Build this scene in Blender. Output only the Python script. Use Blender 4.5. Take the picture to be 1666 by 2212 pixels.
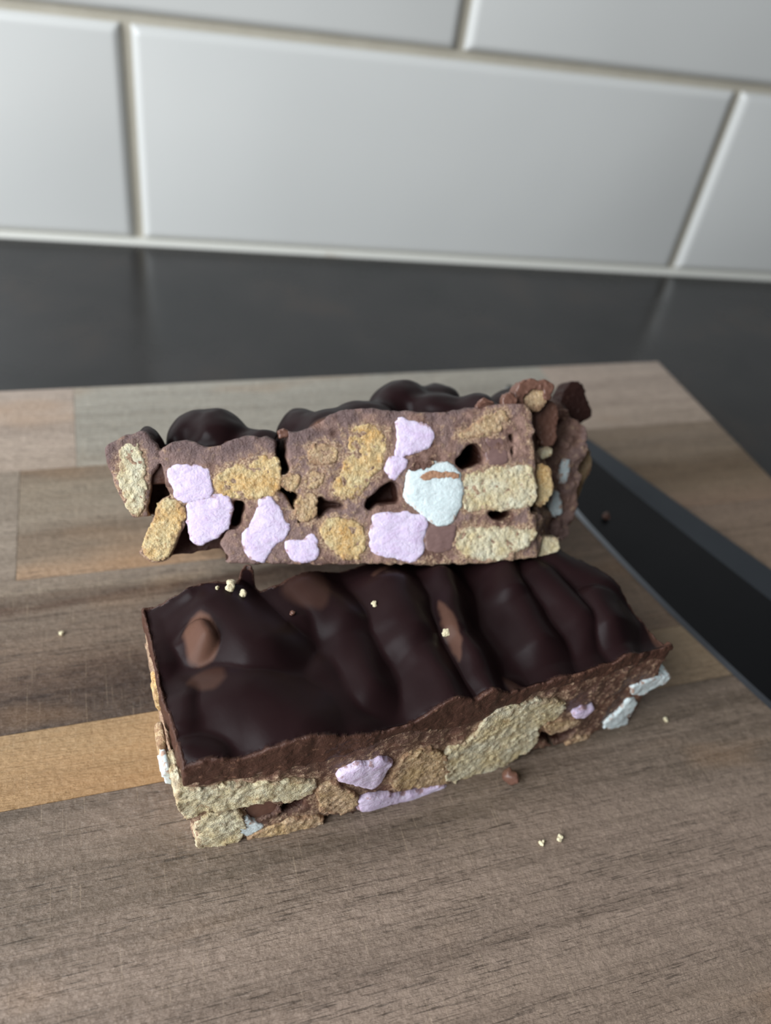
import bpy, math
import numpy as np
from mathutils import Matrix, Vector

for o in list(bpy.data.objects):
    bpy.data.objects.remove(o)
scene = bpy.context.scene
COL = scene.collection

# ------------------------------------------------------------------ camera
FPX, W, H = 1762.3, 1666.0, 2212.0
CR = np.array([[0.97662003, -0.01191415, 0.21464246],
               [-0.1675226, -0.6679, 0.72515223],
               [0.13472013, -0.74415565, -0.65428041]])     # world <- camera (right, down, forward)
CAMZ = 187.2                                                # millimetres above the worktop
cam_data = bpy.data.cameras.new('camera')
cam = bpy.data.objects.new('camera', cam_data)
COL.objects.link(cam)
mw = Matrix.Identity(4)
for i in range(3):
    mw[i][0], mw[i][1], mw[i][2] = CR[i, 0], -CR[i, 1], -CR[i, 2]
mw[2][3] = CAMZ / 1000
cam.matrix_world = mw
cam_data.sensor_fit = 'VERTICAL'
cam_data.sensor_height = 36.0
cam_data.sensor_width = 36.0 * W / H
cam_data.lens = FPX / H * 36.0
cam_data.clip_start = 0.005
cam_data.dof.use_dof = True
cam_data.dof.focus_distance = 0.164
cam_data.dof.aperture_fstop = cam_data.lens / 2.6           # lens opening of about 2.6 mm
scene.camera = cam

# ------------------------------------------------------------------ light
world = bpy.data.worlds.new('world')
scene.world = world
world.use_nodes = True
bg = world.node_tree.nodes['Background']
bg.inputs[0].default_value = (0.80, 0.83, 0.90, 1)
bg.inputs[1].default_value = 0.085


def area(name, loc, target, sx, sy, power, color):
    d = bpy.data.lights.new(name, 'AREA')
    d.shape = 'RECTANGLE'
    d.size, d.size_y, d.energy, d.color = sx, sy, power, color
    o = bpy.data.objects.new(name, d)
    COL.objects.link(o)
    o.location = loc
    o.rotation_euler = (Vector(target) - Vector(loc)).to_track_quat('-Z', 'Y').to_euler()
    return o


area('window_light', (-0.58, -0.16, 0.42), (0.04, 0.18, 0.05), 0.75, 0.75, 19.5, (0.90, 0.955, 1.0))

vs = scene.view_settings
vs.view_transform = 'Standard'
vs.look = 'None'
vs.gamma = 1.0
vs.use_curve_mapping = False
vs.exposure = -0.40


# ------------------------------------------------------------------ helpers
def link(o, parent=None):
    COL.objects.link(o)
    if parent is not None:
        o.parent = parent
    return o


def tag(o, label=None, cat=None, group=None, kind=None):
    if label: o['label'] = label
    if cat: o['category'] = cat
    if group: o['group'] = group
    if kind: o['kind'] = kind
    return o


def empty(name, loc=(0, 0, 0), rot=None):
    o = bpy.data.objects.new(name, None)
    o.empty_display_size = 0.01
    link(o)
    if rot is not None:
        o.matrix_world = Matrix.Translation(loc) @ rot.to_4x4()
    else:
        o.location = loc
    return o


def mesh_np(name, v, quads, mat, smooth=True, attrs=None):
    me = bpy.data.meshes.new(name)
    v = np.asarray(v, np.float32)
    q = np.asarray(quads, np.int32)
    n, k = q.shape
    me.vertices.add(len(v))
    me.vertices.foreach_set('co', v.ravel())
    me.loops.add(n * k)
    me.loops.foreach_set('vertex_index', q.ravel())
    me.polygons.add(n)
    me.polygons.foreach_set('loop_start', np.arange(0, n * k, k, dtype=np.int32))
    me.polygons.foreach_set('use_smooth', np.full(n, smooth, bool))
    me.update(calc_edges=True)
    if attrs:
        for an, av in attrs.items():
            a = me.attributes.new(an, 'FLOAT', 'POINT')
            a.data.foreach_set('value', np.asarray(av, np.float32))
    me.materials.append(mat)
    return me


def mesh_py(name, v, f, mat, smooth=False):
    me = bpy.data.meshes.new(name)
    me.from_pydata([tuple(p) for p in v], [], f)
    me.update()
    if smooth:
        for p in me.polygons: p.use_smooth = True
    me.materials.append(mat)
    return me


# --- noise --------------------------------------------------------
_rng = np.random.default_rng(7)
_PERM = _rng.permutation(4096).astype(np.int32)
_VAL = _rng.uniform(-1, 1, 4096).astype(np.float32)


def vnoise(x, y, z, seed=0):
    x = np.asarray(x, np.float32); y = np.asarray(y, np.float32); z = np.asarray(z, np.float32)
    xi = np.floor(x).astype(np.int32); yi = np.floor(y).astype(np.int32); zi = np.floor(z).astype(np.int32)
    fx = x - xi; fy = y - yi; fz = z - zi
    fx = fx * fx * (3 - 2 * fx); fy = fy * fy * (3 - 2 * fy); fz = fz * fz * (3 - 2 * fz)

    def hsh(a, b, c):
        return _VAL[_PERM[(_PERM[(_PERM[(a + seed * 131) & 4095] + b) & 4095] + c) & 4095]]
    out = 0
    for dx in (0, 1):
        wx = fx if dx else 1 - fx
        for dy in (0, 1):
            wy = fy if dy else 1 - fy
            for dz in (0, 1):
                wz = fz if dz else 1 - fz
                out = out + wx * wy * wz * hsh(xi + dx, yi + dy, zi + dz)
    return out


def fbm(x, y, z, scale, octaves=3, seed=0, gain=0.55):
    r, a, s = 0, 1.0, 1.0 / scale
    for k in range(octaves):
        r = r + a * vnoise(x * s + 17.3 * k, y * s + 9.1 * k, z * s + 3.7 * k, seed + k)
        a *= gain; s *= 2.03
    return r


def smin(a, b, k):
    h = np.clip(0.5 + 0.5 * (b - a) / k, 0, 1)
    return b * (1 - h) + a * h - k * h * (1 - h)


def smax(a, b, k):
    return -smin(-a, -b, k)


def poly_sdf(px, py, poly):
    """signed distance to a polygon, negative inside"""
    poly = np.asarray(poly, np.float32)
    d = np.full(px.shape, 1e9, np.float32)
    s = np.zeros(px.shape, bool)
    n = len(poly)
    for i in range(n):
        a, b = poly[i], poly[(i + 1) % n]
        ex, ey = b - a
        wx, wy = px - a[0], py - a[1]
        t = np.clip((wx * ex + wy * ey) / (ex * ex + ey * ey + 1e-9), 0, 1)
        dx, dy = wx - ex * t, wy - ey * t
        d = np.minimum(d, dx * dx + dy * dy)
        c = (a[1] <= py) != (b[1] <= py)
        with np.errstate(divide='ignore', invalid='ignore'):
            xc = a[0] + (py - a[1]) / (ey if abs(ey) > 1e-9 else 1e-9) * ex
        s ^= c & (px < xc)
    d = np.sqrt(d)
    return np.where(s, -d, d)


def surface_nets(f, org, h):
    """f[x,y,z] signed field (negative inside) -> vertices, quads"""
    s = f < 0
    nx, ny, nz = f.shape
    cnt = np.zeros((nx - 1, ny - 1, nz - 1), np.int8)
    for i in (0, 1):
        for j in (0, 1):
            for k in (0, 1):
                cnt += s[i:nx - 1 + i, j:ny - 1 + j, k:nz - 1 + k]
    act = np.argwhere((cnt > 0) & (cnt < 8))
    idx = np.full(cnt.shape, -1, np.int32)
    a0, a1, a2 = act.T
    idx[a0, a1, a2] = np.arange(len(act))
    acc = np.zeros((len(act), 3), np.float32)
    num = np.zeros(len(act), np.float32)
    cs = [(i, j, k) for i in (0, 1) for j in (0, 1) for k in (0, 1)]
    for c in cs:
        for ax in range(3):
            if c[ax]: continue
            d = list(c); d[ax] = 1
            fa = f[a0 + c[0], a1 + c[1], a2 + c[2]]
            fb = f[a0 + d[0], a1 + d[1], a2 + d[2]]
            m = (fa < 0) != (fb < 0)
            t = np.where(m, fa / np.where(m, fa - fb, 1), 0)
            p = np.empty((len(act), 3), np.float32)
            p[:] = c
            p[:, ax] += t
            acc += np.where(m[:, None], p, 0)
            num += m
    v = (act + acc / num[:, None]) * h + np.asarray(org)
    quads = []
    for ax in range(3):
        sl0 = [slice(None)] * 3; sl1 = [slice(None)] * 3
        sl0[ax] = slice(0, -1); sl1[ax] = slice(1, None)
        e = np.argwhere(s[tuple(sl0)] != s[tuple(sl1)])
        b, c = (ax + 1) % 3, (ax + 2) % 3
        e = e[(e[:, b] > 0) & (e[:, c] > 0) & (e[:, b] < f.shape[b] - 1) & (e[:, c] < f.shape[c] - 1)]
        if not len(e): continue
        ins = s[e[:, 0], e[:, 1], e[:, 2]]
        q = []
        for db, dc in ((-1, -1), (0, -1), (0, 0), (-1, 0)):
            g = e.copy(); g[:, b] += db; g[:, c] += dc
            q.append(idx[g[:, 0], g[:, 1], g[:, 2]])
        q = np.stack(q, 1)
        q[~ins] = q[~ins][:, ::-1]
        quads.append(q)
    return v, np.concatenate(quads)


def grid(lo, hi, h):
    lo = np.asarray(lo, float) - 2 * h; hi = np.asarray(hi, float) + 2 * h
    n = np.ceil((hi - lo) / h).astype(int) + 1
    ax = [(lo[i] + np.arange(n[i]) * h).astype(np.float32) for i in range(3)]
    return lo, ax


def seal(f):
    for a in range(3):
        for e in (0, -1):
            sl = [slice(None)] * 3; sl[a] = e
            f[tuple(sl)] = np.maximum(f[tuple(sl)], 0.3)
    return f


def near(f, ax, band, fn):
    """add fn(x,y,z) to f only near the surface"""
    m = np.argwhere(np.abs(f) < band)
    i, j, k = m.T
    f[i, j, k] += fn(ax[0][i], ax[1][j], ax[2][k])
    return f


# --- from the photograph's sight lines to points in space (millimetres) ---
def ray(px, py):
    return CR @ np.array([(px - W / 2) / FPX, (py - H / 2) / FPX, 1.0])


def on_z(px, py, z):
    r = ray(px, py)
    return r * (z - CAMZ) / r[2] + np.array([0, 0, CAMZ])


def rz(a): c, s = math.cos(a), math.sin(a); return np.array([[c, -s, 0], [s, c, 0], [0, 0, 1.0]])
def rx(a): c, s = math.cos(a), math.sin(a); return np.array([[1.0, 0, 0], [0, c, -s], [0, s, c]])
def ry(a): c, s = math.cos(a), math.sin(a); return np.array([[c, 0, s], [0, 1.0, 0], [-s, 0, c]])


class Frame:
    """a bar's own axes: u along its length, v into its depth, w up"""
    def __init__(self, org, rot):
        self.o, self.r = np.asarray(org, float), rot

    def on_v(self, px, py, v):
        d = self.r.T @ ray(px, py)
        c = self.r.T @ (np.array([0, 0, CAMZ]) - self.o)
        t = (v - c[1]) / d[1]
        return c + d * t

    def on_w(self, px, py, w):
        d = self.r.T @ ray(px, py)
        c = self.r.T @ (np.array([0, 0, CAMZ]) - self.o)
        return c + d * (w - c[2]) / d[2]


# ------------------------------------------------------------------ materials
def lin(c):
    return tuple(((x / 255) / 12.92 if x / 255 <= 0.04045 else ((x / 255 + 0.055) / 1.055) ** 2.4) for x in c) + (1.0,)


class NT:
    def __init__(self, name):
        self.m = bpy.data.materials.new(name)
        self.m.use_nodes = True
        self.t = self.m.node_tree
        self.b = self.t.nodes['Principled BSDF']
        self.tc = self.t.nodes.new('ShaderNodeTexCoord')

    def n(self, kind, **kw):
        nd = self.t.nodes.new('ShaderNode' + kind)
        for k, v in kw.items():
            setattr(nd, k, v)
        return nd

    def l(self, a, b):
        self.t.links.new(a, b)

    def coords(self, scale=(1, 1, 1), rot=(0, 0, 0), loc=(0, 0, 0)):
        mp = self.n('Mapping')
        mp.inputs['Scale'].default_value = scale
        mp.inputs['Rotation'].default_value = rot
        mp.inputs['Location'].default_value = loc
        self.l(self.tc.outputs['Object'], mp.inputs['Vector'])
        return mp.outputs[0]

    def noise(self, vec, scale, detail=4, rough=0.55, dist=0.0):
        nd = self.n('TexNoise')
        nd.inputs['Scale'].default_value = scale
        nd.inputs['Detail'].default_value = detail
        nd.inputs['Roughness'].default_value = rough
        nd.inputs['Distortion'].default_value = dist
        self.l(vec, nd.inputs['Vector'])
        return nd.outputs['Fac']

    def ramp(self, fac, stops):
        nd = self.n('ValToRGB')
        el = nd.color_ramp.elements
        while len(el) < len(stops): el.new(0.5)
        for e, (p, c) in zip(el, stops):
            e.position = p
            e.color = c if len(c) == 4 else lin(c)
        self.l(fac, nd.inputs[0])
        return nd.outputs[0]

    def step(self, fac, a, b):
        return self.ramp(fac, [(a, (0, 0, 0, 1)), (b, (1, 1, 1, 1))])

    def mix(self, fac, a, b, mode='MIX'):
        nd = self.n('MixRGB', blend_type=mode)
        for s, i in ((fac, 0), (a, 1), (b, 2)):
            if isinstance(s, (int, float)): nd.inputs[i].default_value = s
            elif isinstance(s, tuple): nd.inputs[i].default_value = s if len(s) == 4 else lin(s)
            else: self.l(s, nd.inputs[i])
        return nd.outputs[0]

    def math(self, op, a, b=0.0):
        nd = self.n('Math', operation=op)
        for s, i in ((a, 0), (b, 1)):
            if isinstance(s, (int, float)): nd.inputs[i].default_value = s
            else: self.l(s, nd.inputs[i])
        return nd.outputs[0]

    def attr(self, name):
        nd = self.n('Attribute', attribute_name=name)
        return nd.outputs['Fac']

    def bump(self, height, dist, strength=1.0, prev=None):
        nd = self.n('Bump')
        nd.inputs['Strength'].default_value = strength
        nd.inputs['Distance'].default_value = dist
        self.l(height, nd.inputs['Height'])
        if prev is not None: self.l(prev, nd.inputs['Normal'])
        return nd.outputs[0]

    def out(self, color=None, rough=None, normal=None, spec=None, metal=None, sss=None):
        for s, nm in ((color, 'Base Color'), (rough, 'Roughness'), (normal, 'Normal'), (spec, 'Specular IOR Level'), (metal, 'Metallic')):
            if s is None: continue
            if isinstance(s, (int, float)): self.b.inputs[nm].default_value = s
            elif isinstance(s, tuple): self.b.inputs[nm].default_value = s if len(s) == 4 else lin(s)
            else: self.l(s, self.b.inputs[nm])
        if sss:
            self.b.inputs['Subsurface Weight'].default_value = sss[0]
            self.b.inputs['Subsurface Radius'].default_value = sss[1]
            self.b.inputs['Subsurface Scale'].default_value = sss[2]
        return self.m


def mat_tile():
    n = NT('glazed_tile')
    c = n.coords()
    col = n.mix(n.noise(c, 9, 2), (206, 206, 203), (214, 213, 209))
    nm = n.bump(n.noise(c, 14, 1), 0.0012, 0.5)
    return n.out(col, 0.22, nm, 0.5)


def mat_grout():
    n = NT('grout')
    c = n.coords()
    return n.out(n.mix(n.noise(c, 60, 3), (168, 160, 144), (190, 183, 168)), 0.9, n.bump(n.noise(c, 900, 3), 0.0004))


def mat_sealant():
    n = NT('sealant')
    c = n.coords()
    spots = n.step(n.noise(c, 22, 3), 0.66, 0.74)
    return n.out(n.mix(spots, (212, 210, 202), (170, 140, 110)), 0.5)


def mat_worktop():
    n = NT('dark_laminate')
    c = n.coords()
    big = n.noise(c, 16, 4, 0.6, 0.4)
    col = n.ramp(big, [(0.30, (28, 28, 29)), (0.55, (40, 38, 38)), (0.75, (58, 49, 43))])
    ro = n.ramp(n.noise(c, 30, 3), [(0.3, (0.20, 0.20, 0.20, 1)), (0.7, (0.30, 0.30, 0.30, 1))])
    return n.out(col, ro, n.bump(n.noise(c, 500, 2), 0.0002, 0.2), 0.5)


def mat_wood(name, stops, v0, v1, seed, streak, streak_amt=0.6, pores=0.6):
    """stops: the wood's own tones across the strip from back (0) to front (1)"""
    n = NT(name)
    off = (seed * 1.37, seed * 0.71, seed * 0.33)
    sep = n.n('SeparateXYZ')
    n.l(n.tc.outputs['Object'], sep.inputs[0])
    wv = n.noise(n.coords((11, 60, 60), loc=off), 1.0, 4, 0.6, 0.4)
    t = n.math('DIVIDE', n.math('SUBTRACT', sep.outputs['Y'], v0 / 1000), (v1 - v0) / 1000)
    t = n.math('ADD', t, n.math('MULTIPLY', n.math('SUBTRACT', wv, 0.5), 0.55))
    col = n.ramp(t, stops)
    broad = n.noise(n.coords((10, 150, 150), loc=off), 1.0, 4, 0.6, 0.6)
    col = n.mix(n.math('MULTIPLY', n.step(broad, 0.35, 0.75), 0.32), col, tuple(min(255, c * 1.28 + 14) for c in stops[len(stops) // 2][1]))
    band = n.noise(n.coords((5, 260, 260), loc=off), 1.0, 4, 0.62, 0.5)
    col = n.mix(n.math('MULTIPLY', n.step(band, 0.53, 0.74), streak_amt), col, streak)
    line = n.noise(n.coords((4, 900, 900), loc=off), 1.0, 3, 0.6, 0.3)
    col = n.mix(n.math('MULTIPLY', n.step(line, 0.60, 0.70), streak_amt * 0.55), col, streak)
    por = n.noise(n.coords((150, 3000, 3000), loc=off), 1.0, 2, 0.6)
    pz = n.noise(n.coords((14, 160, 160), loc=(seed, 4, 1)), 1.0, 2)
    pm = n.math('MULTIPLY', n.step(por, 0.57, 0.64), n.step(pz, 0.34, 0.56))
    col = n.mix(n.math('MULTIPLY', pm, pores), col, tuple(c * 0.6 for c in streak))
    # knife scars: thin scratches in crossing directions
    h1 = n.noise(n.coords((2600, 60, 60), rot=(0, 0, 0.35), loc=off), 1.0, 2, 0.5)
    h2 = n.noise(n.coords((2200, 50, 50), rot=(0, 0, -0.55), loc=off), 1.0, 2, 0.5)
    h3 = n.noise(n.coords((1700, 90, 90), rot=(0, 0, 1.05), loc=off), 1.0, 2, 0.5)
    sc = n.math('MAXIMUM', n.math('MAXIMUM', n.step(h1, 0.67, 0.73), n.step(h2, 0.69, 0.74)), n.step(h3, 0.69, 0.74))
    col = n.mix(n.math('MULTIPLY', sc, 0.16), col, (214, 190, 160))
    tint = n.noise(n.coords((16, 45, 45), loc=(seed * .9, seed, 2)), 1.0, 2)
    col = n.mix(n.math('MULTIPLY', n.step(tint, 0.58, 0.74), 0.40), col, (172, 130, 90))
    fine = n.noise(n.coords((120, 1900, 1900), loc=off), 1.0, 4, 0.65)
    col = n.mix(n.math('MULTIPLY', n.step(fine, 0.45, 0.75), 0.28), col, streak)
    mott = n.noise(n.coords((500, 900, 900), loc=off), 1.0, 3, 0.6)
    nm = n.bump(fine, 0.0005, 0.8)
    nm = n.bump(n.math('ADD', sc, n.math('MULTIPLY', pm, 1.0)), 0.0003, -0.5, nm)
    nm = n.bump(mott, 0.0007, 0.6, nm)
    col = n.mix(n.math('MULTIPLY', n.step(mott, 0.50, 0.74), 0.22), col, tuple(min(255, c * 1.2 + 16) for c in stops[len(stops) // 2][1]))
    nm = n.bump(n.noise(n.coords((90, 120, 120), loc=off), 1.0, 3), 0.0006, 0.5, nm)
    ro = n.ramp(n.noise(n.coords((60, 200, 60)), 1.0, 2), [(0.3, (0.46, 0.46, 0.46, 1)), (0.7, (0.60, 0.60, 0.60, 1))])
    return n.out(col, ro, nm, 0.45)


def mat_topping():
    n = NT('dark_chocolate_coating')
    c = n.coords()
    skin = n.mix(n.noise(c, 70, 3), (27, 15, 16), (38, 23, 24))
    milk = n.mix(n.noise(c, 240, 3), (106, 74, 60), (124, 90, 74))
    cutc = n.mix(n.noise(c, 160, 4, 0.6, 0.5), (66, 42, 34), (92, 62, 50))
    flk = n.step(n.noise(c, 520, 3, 0.6), 0.60, 0.70)
    cutc = n.mix(n.math('MULTIPLY', flk, 0.45), cutc, (164, 122, 98))
    p, k = n.attr('patch'), n.attr('cut')
    col = n.mix(k, n.mix(p, skin, milk), cutc)
    nm_s = n.bump(n.noise(c, 260, 3), 0.00012, 0.35)
    cut_h = n.noise(c, 420, 5, 0.65, 0.6)
    nm = n.bump(n.math('MULTIPLY', cut_h, k), 0.0009, 0.8, nm_s)
    sp = n.noise(c, 90, 2)
    ro = n.mix(k, n.mix(p, n.ramp(sp, [(0.3, (0.33,) * 3 + (1,)), (0.7, (0.42,) * 3 + (1,))]), (0.50,) * 3 + (1,)), (0.48,) * 3 + (1,))
    return n.out(col, ro, nm, n.mix(k, (0.10,) * 3 + (1,), (0.28,) * 3 + (1,)))


def mat_filling(name, lo=(98, 66, 54), hi=(162, 128, 114), mauve=(138, 111, 104)):
    n = NT(name)
    c = n.coords()
    base = n.mix(n.step(n.noise(c, 150, 5, 0.65, 0.7), 0.38, 0.64), lo, hi)
    sm = n.math('MULTIPLY', n.step(n.noise(c, 90, 2, 0.5, 0.3), 0.47, 0.55), 0.85)
    base = n.mix(sm, base, mauve)
    grit = n.noise(c, 2000, 4, 0.75)
    mid = n.noise(c, 620, 4, 0.68)
    crumbs = n.ramp(grit, [(0.34, (112, 78, 60)), (0.48, (164, 130, 106)), (0.64, (212, 186, 154))])
    cr = n.attr('crumb')
    fac = n.step(n.math('ADD', mid, n.math('MULTIPLY', cr, 0.22)), 0.54, 0.66)
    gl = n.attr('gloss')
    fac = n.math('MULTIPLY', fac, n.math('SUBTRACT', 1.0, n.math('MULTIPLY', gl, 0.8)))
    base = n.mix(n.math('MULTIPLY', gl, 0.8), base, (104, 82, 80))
    col = n.mix(fac, base, crumbs)
    col = n.mix(n.math('MULTIPLY', n.ramp(mid, [(0.30, (1, 1, 1, 1)), (0.40, (0, 0, 0, 1))]), 0.5), col, (74, 46, 36))
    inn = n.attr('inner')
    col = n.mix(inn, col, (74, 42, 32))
    nm = n.bump(mid, 0.0011, 0.6)
    nm = n.bump(grit, 0.0005, 0.7, nm)
    nm = n.bump(n.noise(c, 200, 4, 0.6, 0.5), 0.0010, 0.5, nm)
    ro = n.mix(inn, n.mix(fac, n.mix(sm, (0.55,) * 3 + (1,), (0.34,) * 3 + (1,)), (0.8,) * 3 + (1,)), (0.36,) * 3 + (1,))
    ro = n.mix(n.math('MULTIPLY', gl, 0.9), ro, (0.26,) * 3 + (1,))
    return n.out(col, ro, nm, 0.5)


def mat_biscuit(name, pale, gold, brown, amt=0.5):
    n = NT(name)
    c = n.coords()
    patchy = n.noise(c, 170, 4, 0.65)
    col = n.mix(n.step(patchy, 0.36, 0.66), pale, gold)
    grit = n.noise(c, 2300, 4, 0.75)
    col = n.mix(n.math('MULTIPLY', n.step(grit, 0.50, 0.66), 0.5), col, (244, 228, 194))
    col = n.mix(n.math('MULTIPLY', n.ramp(grit, [(0.34, (1, 1, 1, 1)), (0.46, (0, 0, 0, 1))]), 0.45), col, brown)
    por = n.noise(c, 700, 4, 0.66)
    holes = n.ramp(por, [(0.33, (1, 1, 1, 1)), (0.42, (0, 0, 0, 1))])
    col = n.mix(n.math('MULTIPLY', holes, 0.55), col, brown)
    rim = n.attr('rim')
    sm = n.noise(c, 330, 4, 0.7, 0.4)
    smear = n.step(n.math('ADD', sm, n.math('MULTIPLY', rim, 0.16)), 0.60, 0.70)
    col = n.mix(n.math('MULTIPLY', smear, amt), col, (152, 116, 92))
    nm = n.bump(n.noise(c, 750, 3, 0.6), 0.0008, 0.55)
    nm = n.bump(n.noise(c, 2400, 3, 0.7), 0.0005, 0.9, nm)
    return n.out(col, 0.88, nm, 0.15, sss=(0.10, (1.0, 0.6, 0.3), 0.001))


def mat_mallow(name, body, deep, smear_c=(160, 118, 106)):
    n = NT(name)
    c = n.coords()
    w = n.noise(n.coords((1, 1, 1.8), rot=(0, 0.5, 0)), 260, 5, 0.62, 1.2)
    col = n.mix(n.step(w, 0.40, 0.70), body, deep)
    sm = n.step(n.noise(c, 300, 5, 0.7), 0.68, 0.76)
    col = n.mix(n.math('MULTIPLY', sm, 0.3), col, smear_c)
    rim = n.attr('rim')
    rr = n.step(n.math('ADD', n.noise(c, 520, 4, 0.65), n.math('MULTIPLY', rim, 0.22)), 0.72, 0.82)
    col = n.mix(n.math('MULTIPLY', rr, 0.75), col, smear_c)
    nm = n.bump(w, 0.0010, 0.45)
    nm = n.bump(n.noise(c, 1800, 3, 0.6), 0.0003, 0.5, nm)
    return n.out(col, 0.75, nm, 0.3, sss=(0.30, (1.0, 0.75, 0.75), 0.0016))


def mat_chunk():
    n = NT('cut_chocolate_chunk')
    c = n.coords()
    col = n.mix(n.noise(c, 120, 4, 0.6, 0.5), (112, 86, 82), (134, 106, 100))
    col = n.mix(n.math('MULTIPLY', n.step(n.noise(c, 620, 3), 0.62, 0.70), 0.4), col, (182, 150, 130))
    return n.out(col, 0.42, n.bump(n.noise(n.coords((1, 1, 4)), 300, 3), 0.0004, 0.5), 0.5)


def mat_milk():
    n = NT('milk_chocolate')
    c = n.coords()
    col = n.mix(n.noise(c, 130, 3), (98, 66, 54), (122, 88, 74))
    return n.out(col, 0.38, n.bump(n.noise(c, 200, 3), 0.0004, 0.4), 0.5)


def mat_steel(name, col, rough, metal=0.9):
    n = NT(name)
    c = n.coords()
    br = n.noise(n.coords((30, 1800, 30)), 1.0, 3)
    sm = n.noise(c, 40, 3)
    ro = n.ramp(sm, [(0.3, (rough,) * 3 + (1,)), (0.7, (rough + 0.10,) * 3 + (1,))])
    return n.out(n.mix(n.math('MULTIPLY', sm, 0.5), lin(col), lin(tuple(x * 0.8 for x in col))), ro, n.bump(br, 0.00005, 0.3), 0.5, metal)


def mat_plain(name, a, b, scale, rough):
    n = NT(name)
    c = n.coords()
    return n.out(n.mix(n.noise(c, scale, 4), a, b), rough, n.bump(n.noise(c, scale * 3, 3), 0.0004, 0.5))


M_TILE, M_GROUT, M_SEAL, M_TOP = mat_tile(), mat_grout(), mat_sealant(), mat_worktop()
M_COAT, M_FILL = mat_topping(), mat_filling('milk_chocolate_filling')
M_FILL2 = mat_filling('milk_chocolate_filling_plain', (88, 56, 44), (124, 88, 70), (104, 76, 64))
M_BISC = mat_biscuit('biscuit_crumb', (220, 214, 188), (212, 192, 146), (156, 114, 78))
M_BISC_G = mat_biscuit('biscuit_golden', (220, 200, 154), (214, 170, 108), (152, 104, 62))
M_BISC_C = mat_biscuit('biscuit_chocolatey', (190, 160, 130), (198, 166, 120), (124, 88, 64), 0.7)
M_PINK = mat_mallow('pink_marshmallow', (229, 214, 236), (220, 197, 227))
M_WHITE = mat_mallow('white_marshmallow', (224, 234, 234), (214, 226, 226), (176, 120, 84))
M_CHUNK, M_MILK = mat_chunk(), mat_milk()
M_SMEAR = mat_plain('smeared_milk_chocolate', (152, 104, 76), (186, 146, 116), 500, 0.6)

# ------------------------------------------------------------------ the room: wall and worktop
WALL_Y = 416.5
wall = empty('wall_back', (0, WALL_Y / 1000, 0))
tag(wall, 'wall of large white glazed rectangular tiles behind the worktop', kind='structure')


def rounded_slab(sx, sz, depth, r, mat, name, pillow=0.0, n=4):
    """front faces -y; centred in x and z, back at y=0"""
    xs = [-sx / 2 + r * (1 - math.cos(i / n * math.pi / 2)) for i in range(n + 1)]
    xs = xs + [-xs[n] * 0.5, 0, xs[n] * 0.5][::1] + [-a for a in xs[::-1]]
    xs = sorted(set(round(a, 4) for a in xs))
    zs = [-sz / 2 + r * (1 - math.cos(i / n * math.pi / 2)) for i in range(n + 1)]
    zs = sorted(set(round(a, 4) for a in zs + [0] + [-a for a in zs]))
    v, f = [], []

    def drop(t, half):
        e = half - abs(t)
        return 0 if e >= r else r - math.sqrt(max(r * r - (r - e) ** 2, 0))
    for x in xs:
        for z in zs:
            y = -depth + min(depth, max(drop(x, sx / 2), drop(z, sz / 2)))
            v.append((x, y, z))
    nz = len(zs)
    for i in range(len(xs) - 1):
        for j in range(nz - 1):
            a = i * nz + j
            f.append((a, a + nz, a + nz + 1, a + 1))
    ring = [i * nz for i in range(len(xs))] + [(len(xs) - 1) * nz + j for j in range(1, nz)] + \
           [i * nz + nz - 1 for i in range(len(xs) - 2, -1, -1)] + [j for j in range(nz - 2, 0, -1)]
    base = len(v)
    for a in ring: v.append((v[a][0], 0.0, v[a][2]))
    m = len(ring)
    for i in range(m):
        f.append((ring[(i + 1) % m], ring[i], base + i, base + (i + 1) % m))
    f.append(tuple(base + i for i in range(m)))
    me = mesh_py(name, np.array(v) / 1000, f, mat, True)
    return me


def box_mesh(name, lo, hi, mat, bev=0.0):
    lo = np.array(lo) / 1000; hi = np.array(hi) / 1000
    v = [(x, y, z) for x in (lo[0], hi[0]) for y in (lo[1], hi[1]) for z in (lo[2], hi[2])]
    f = [(0, 1, 3, 2), (4, 6, 7, 5), (0, 4, 5, 1), (2, 3, 7, 6), (0, 2, 6, 4), (1, 5, 7, 3)]
    me = mesh_py(name, v, f, mat)
    return me


TP, TH = 300.0, 100.0              # tile pitch along the wall and up it
X_J = -31.7                        # a joint of the lowest row
link(bpy.data.objects.new('grout_bed', box_mesh('grout_bed', (-1000, 0.0, 0), (1300, 14, 501), M_GROUT)), wall)
tile_me = rounded_slab(TP - 4.2, TH - 4.2, 5.5, 4.2, M_TILE, 'tile')
for row in range(5):
    for c in range(-3, 5):
        o = bpy.data.objects.new('tile', tile_me)
        link(o, wall)
        x = X_J + (c + 0.5 + (0.5 if row % 2 else 0.0)) * TP
        o.location = (x / 1000, 0.0016, (0.8 + (row + 0.5) * TH) / 1000)
        rr = np.random.default_rng(row * 31 + c + 40)
        o.rotation_euler = (rr.uniform(-.003, .003), 0, rr.uniform(-.003, .003))
seal_o = link(bpy.data.objects.new('sealant_bead', mesh_py('sealant_bead', np.array(
    [(x, y, z) for x in np.linspace(-1000, 1300, 12) for (y, z) in ((0, 0.1), (-5.4, 0.1), (-5.0, 0.9), (-4.2, 1.6), (0, 2.4))]) / 1000,
    [(5 * i + k, 5 * i + 5 + k, 5 * i + 6 + k, 5 * i + 1 + k) for i in range(11) for k in range(4)], M_SEAL, True)), wall)

worktop = link(bpy.data.objects.new('worktop', box_mesh('worktop', (-1000, -260, -38), (1300, WALL_Y, 0), M_TOP)))
tag(worktop, 'dark grey mottled kitchen worktop under the wooden board', kind='structure')

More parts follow.
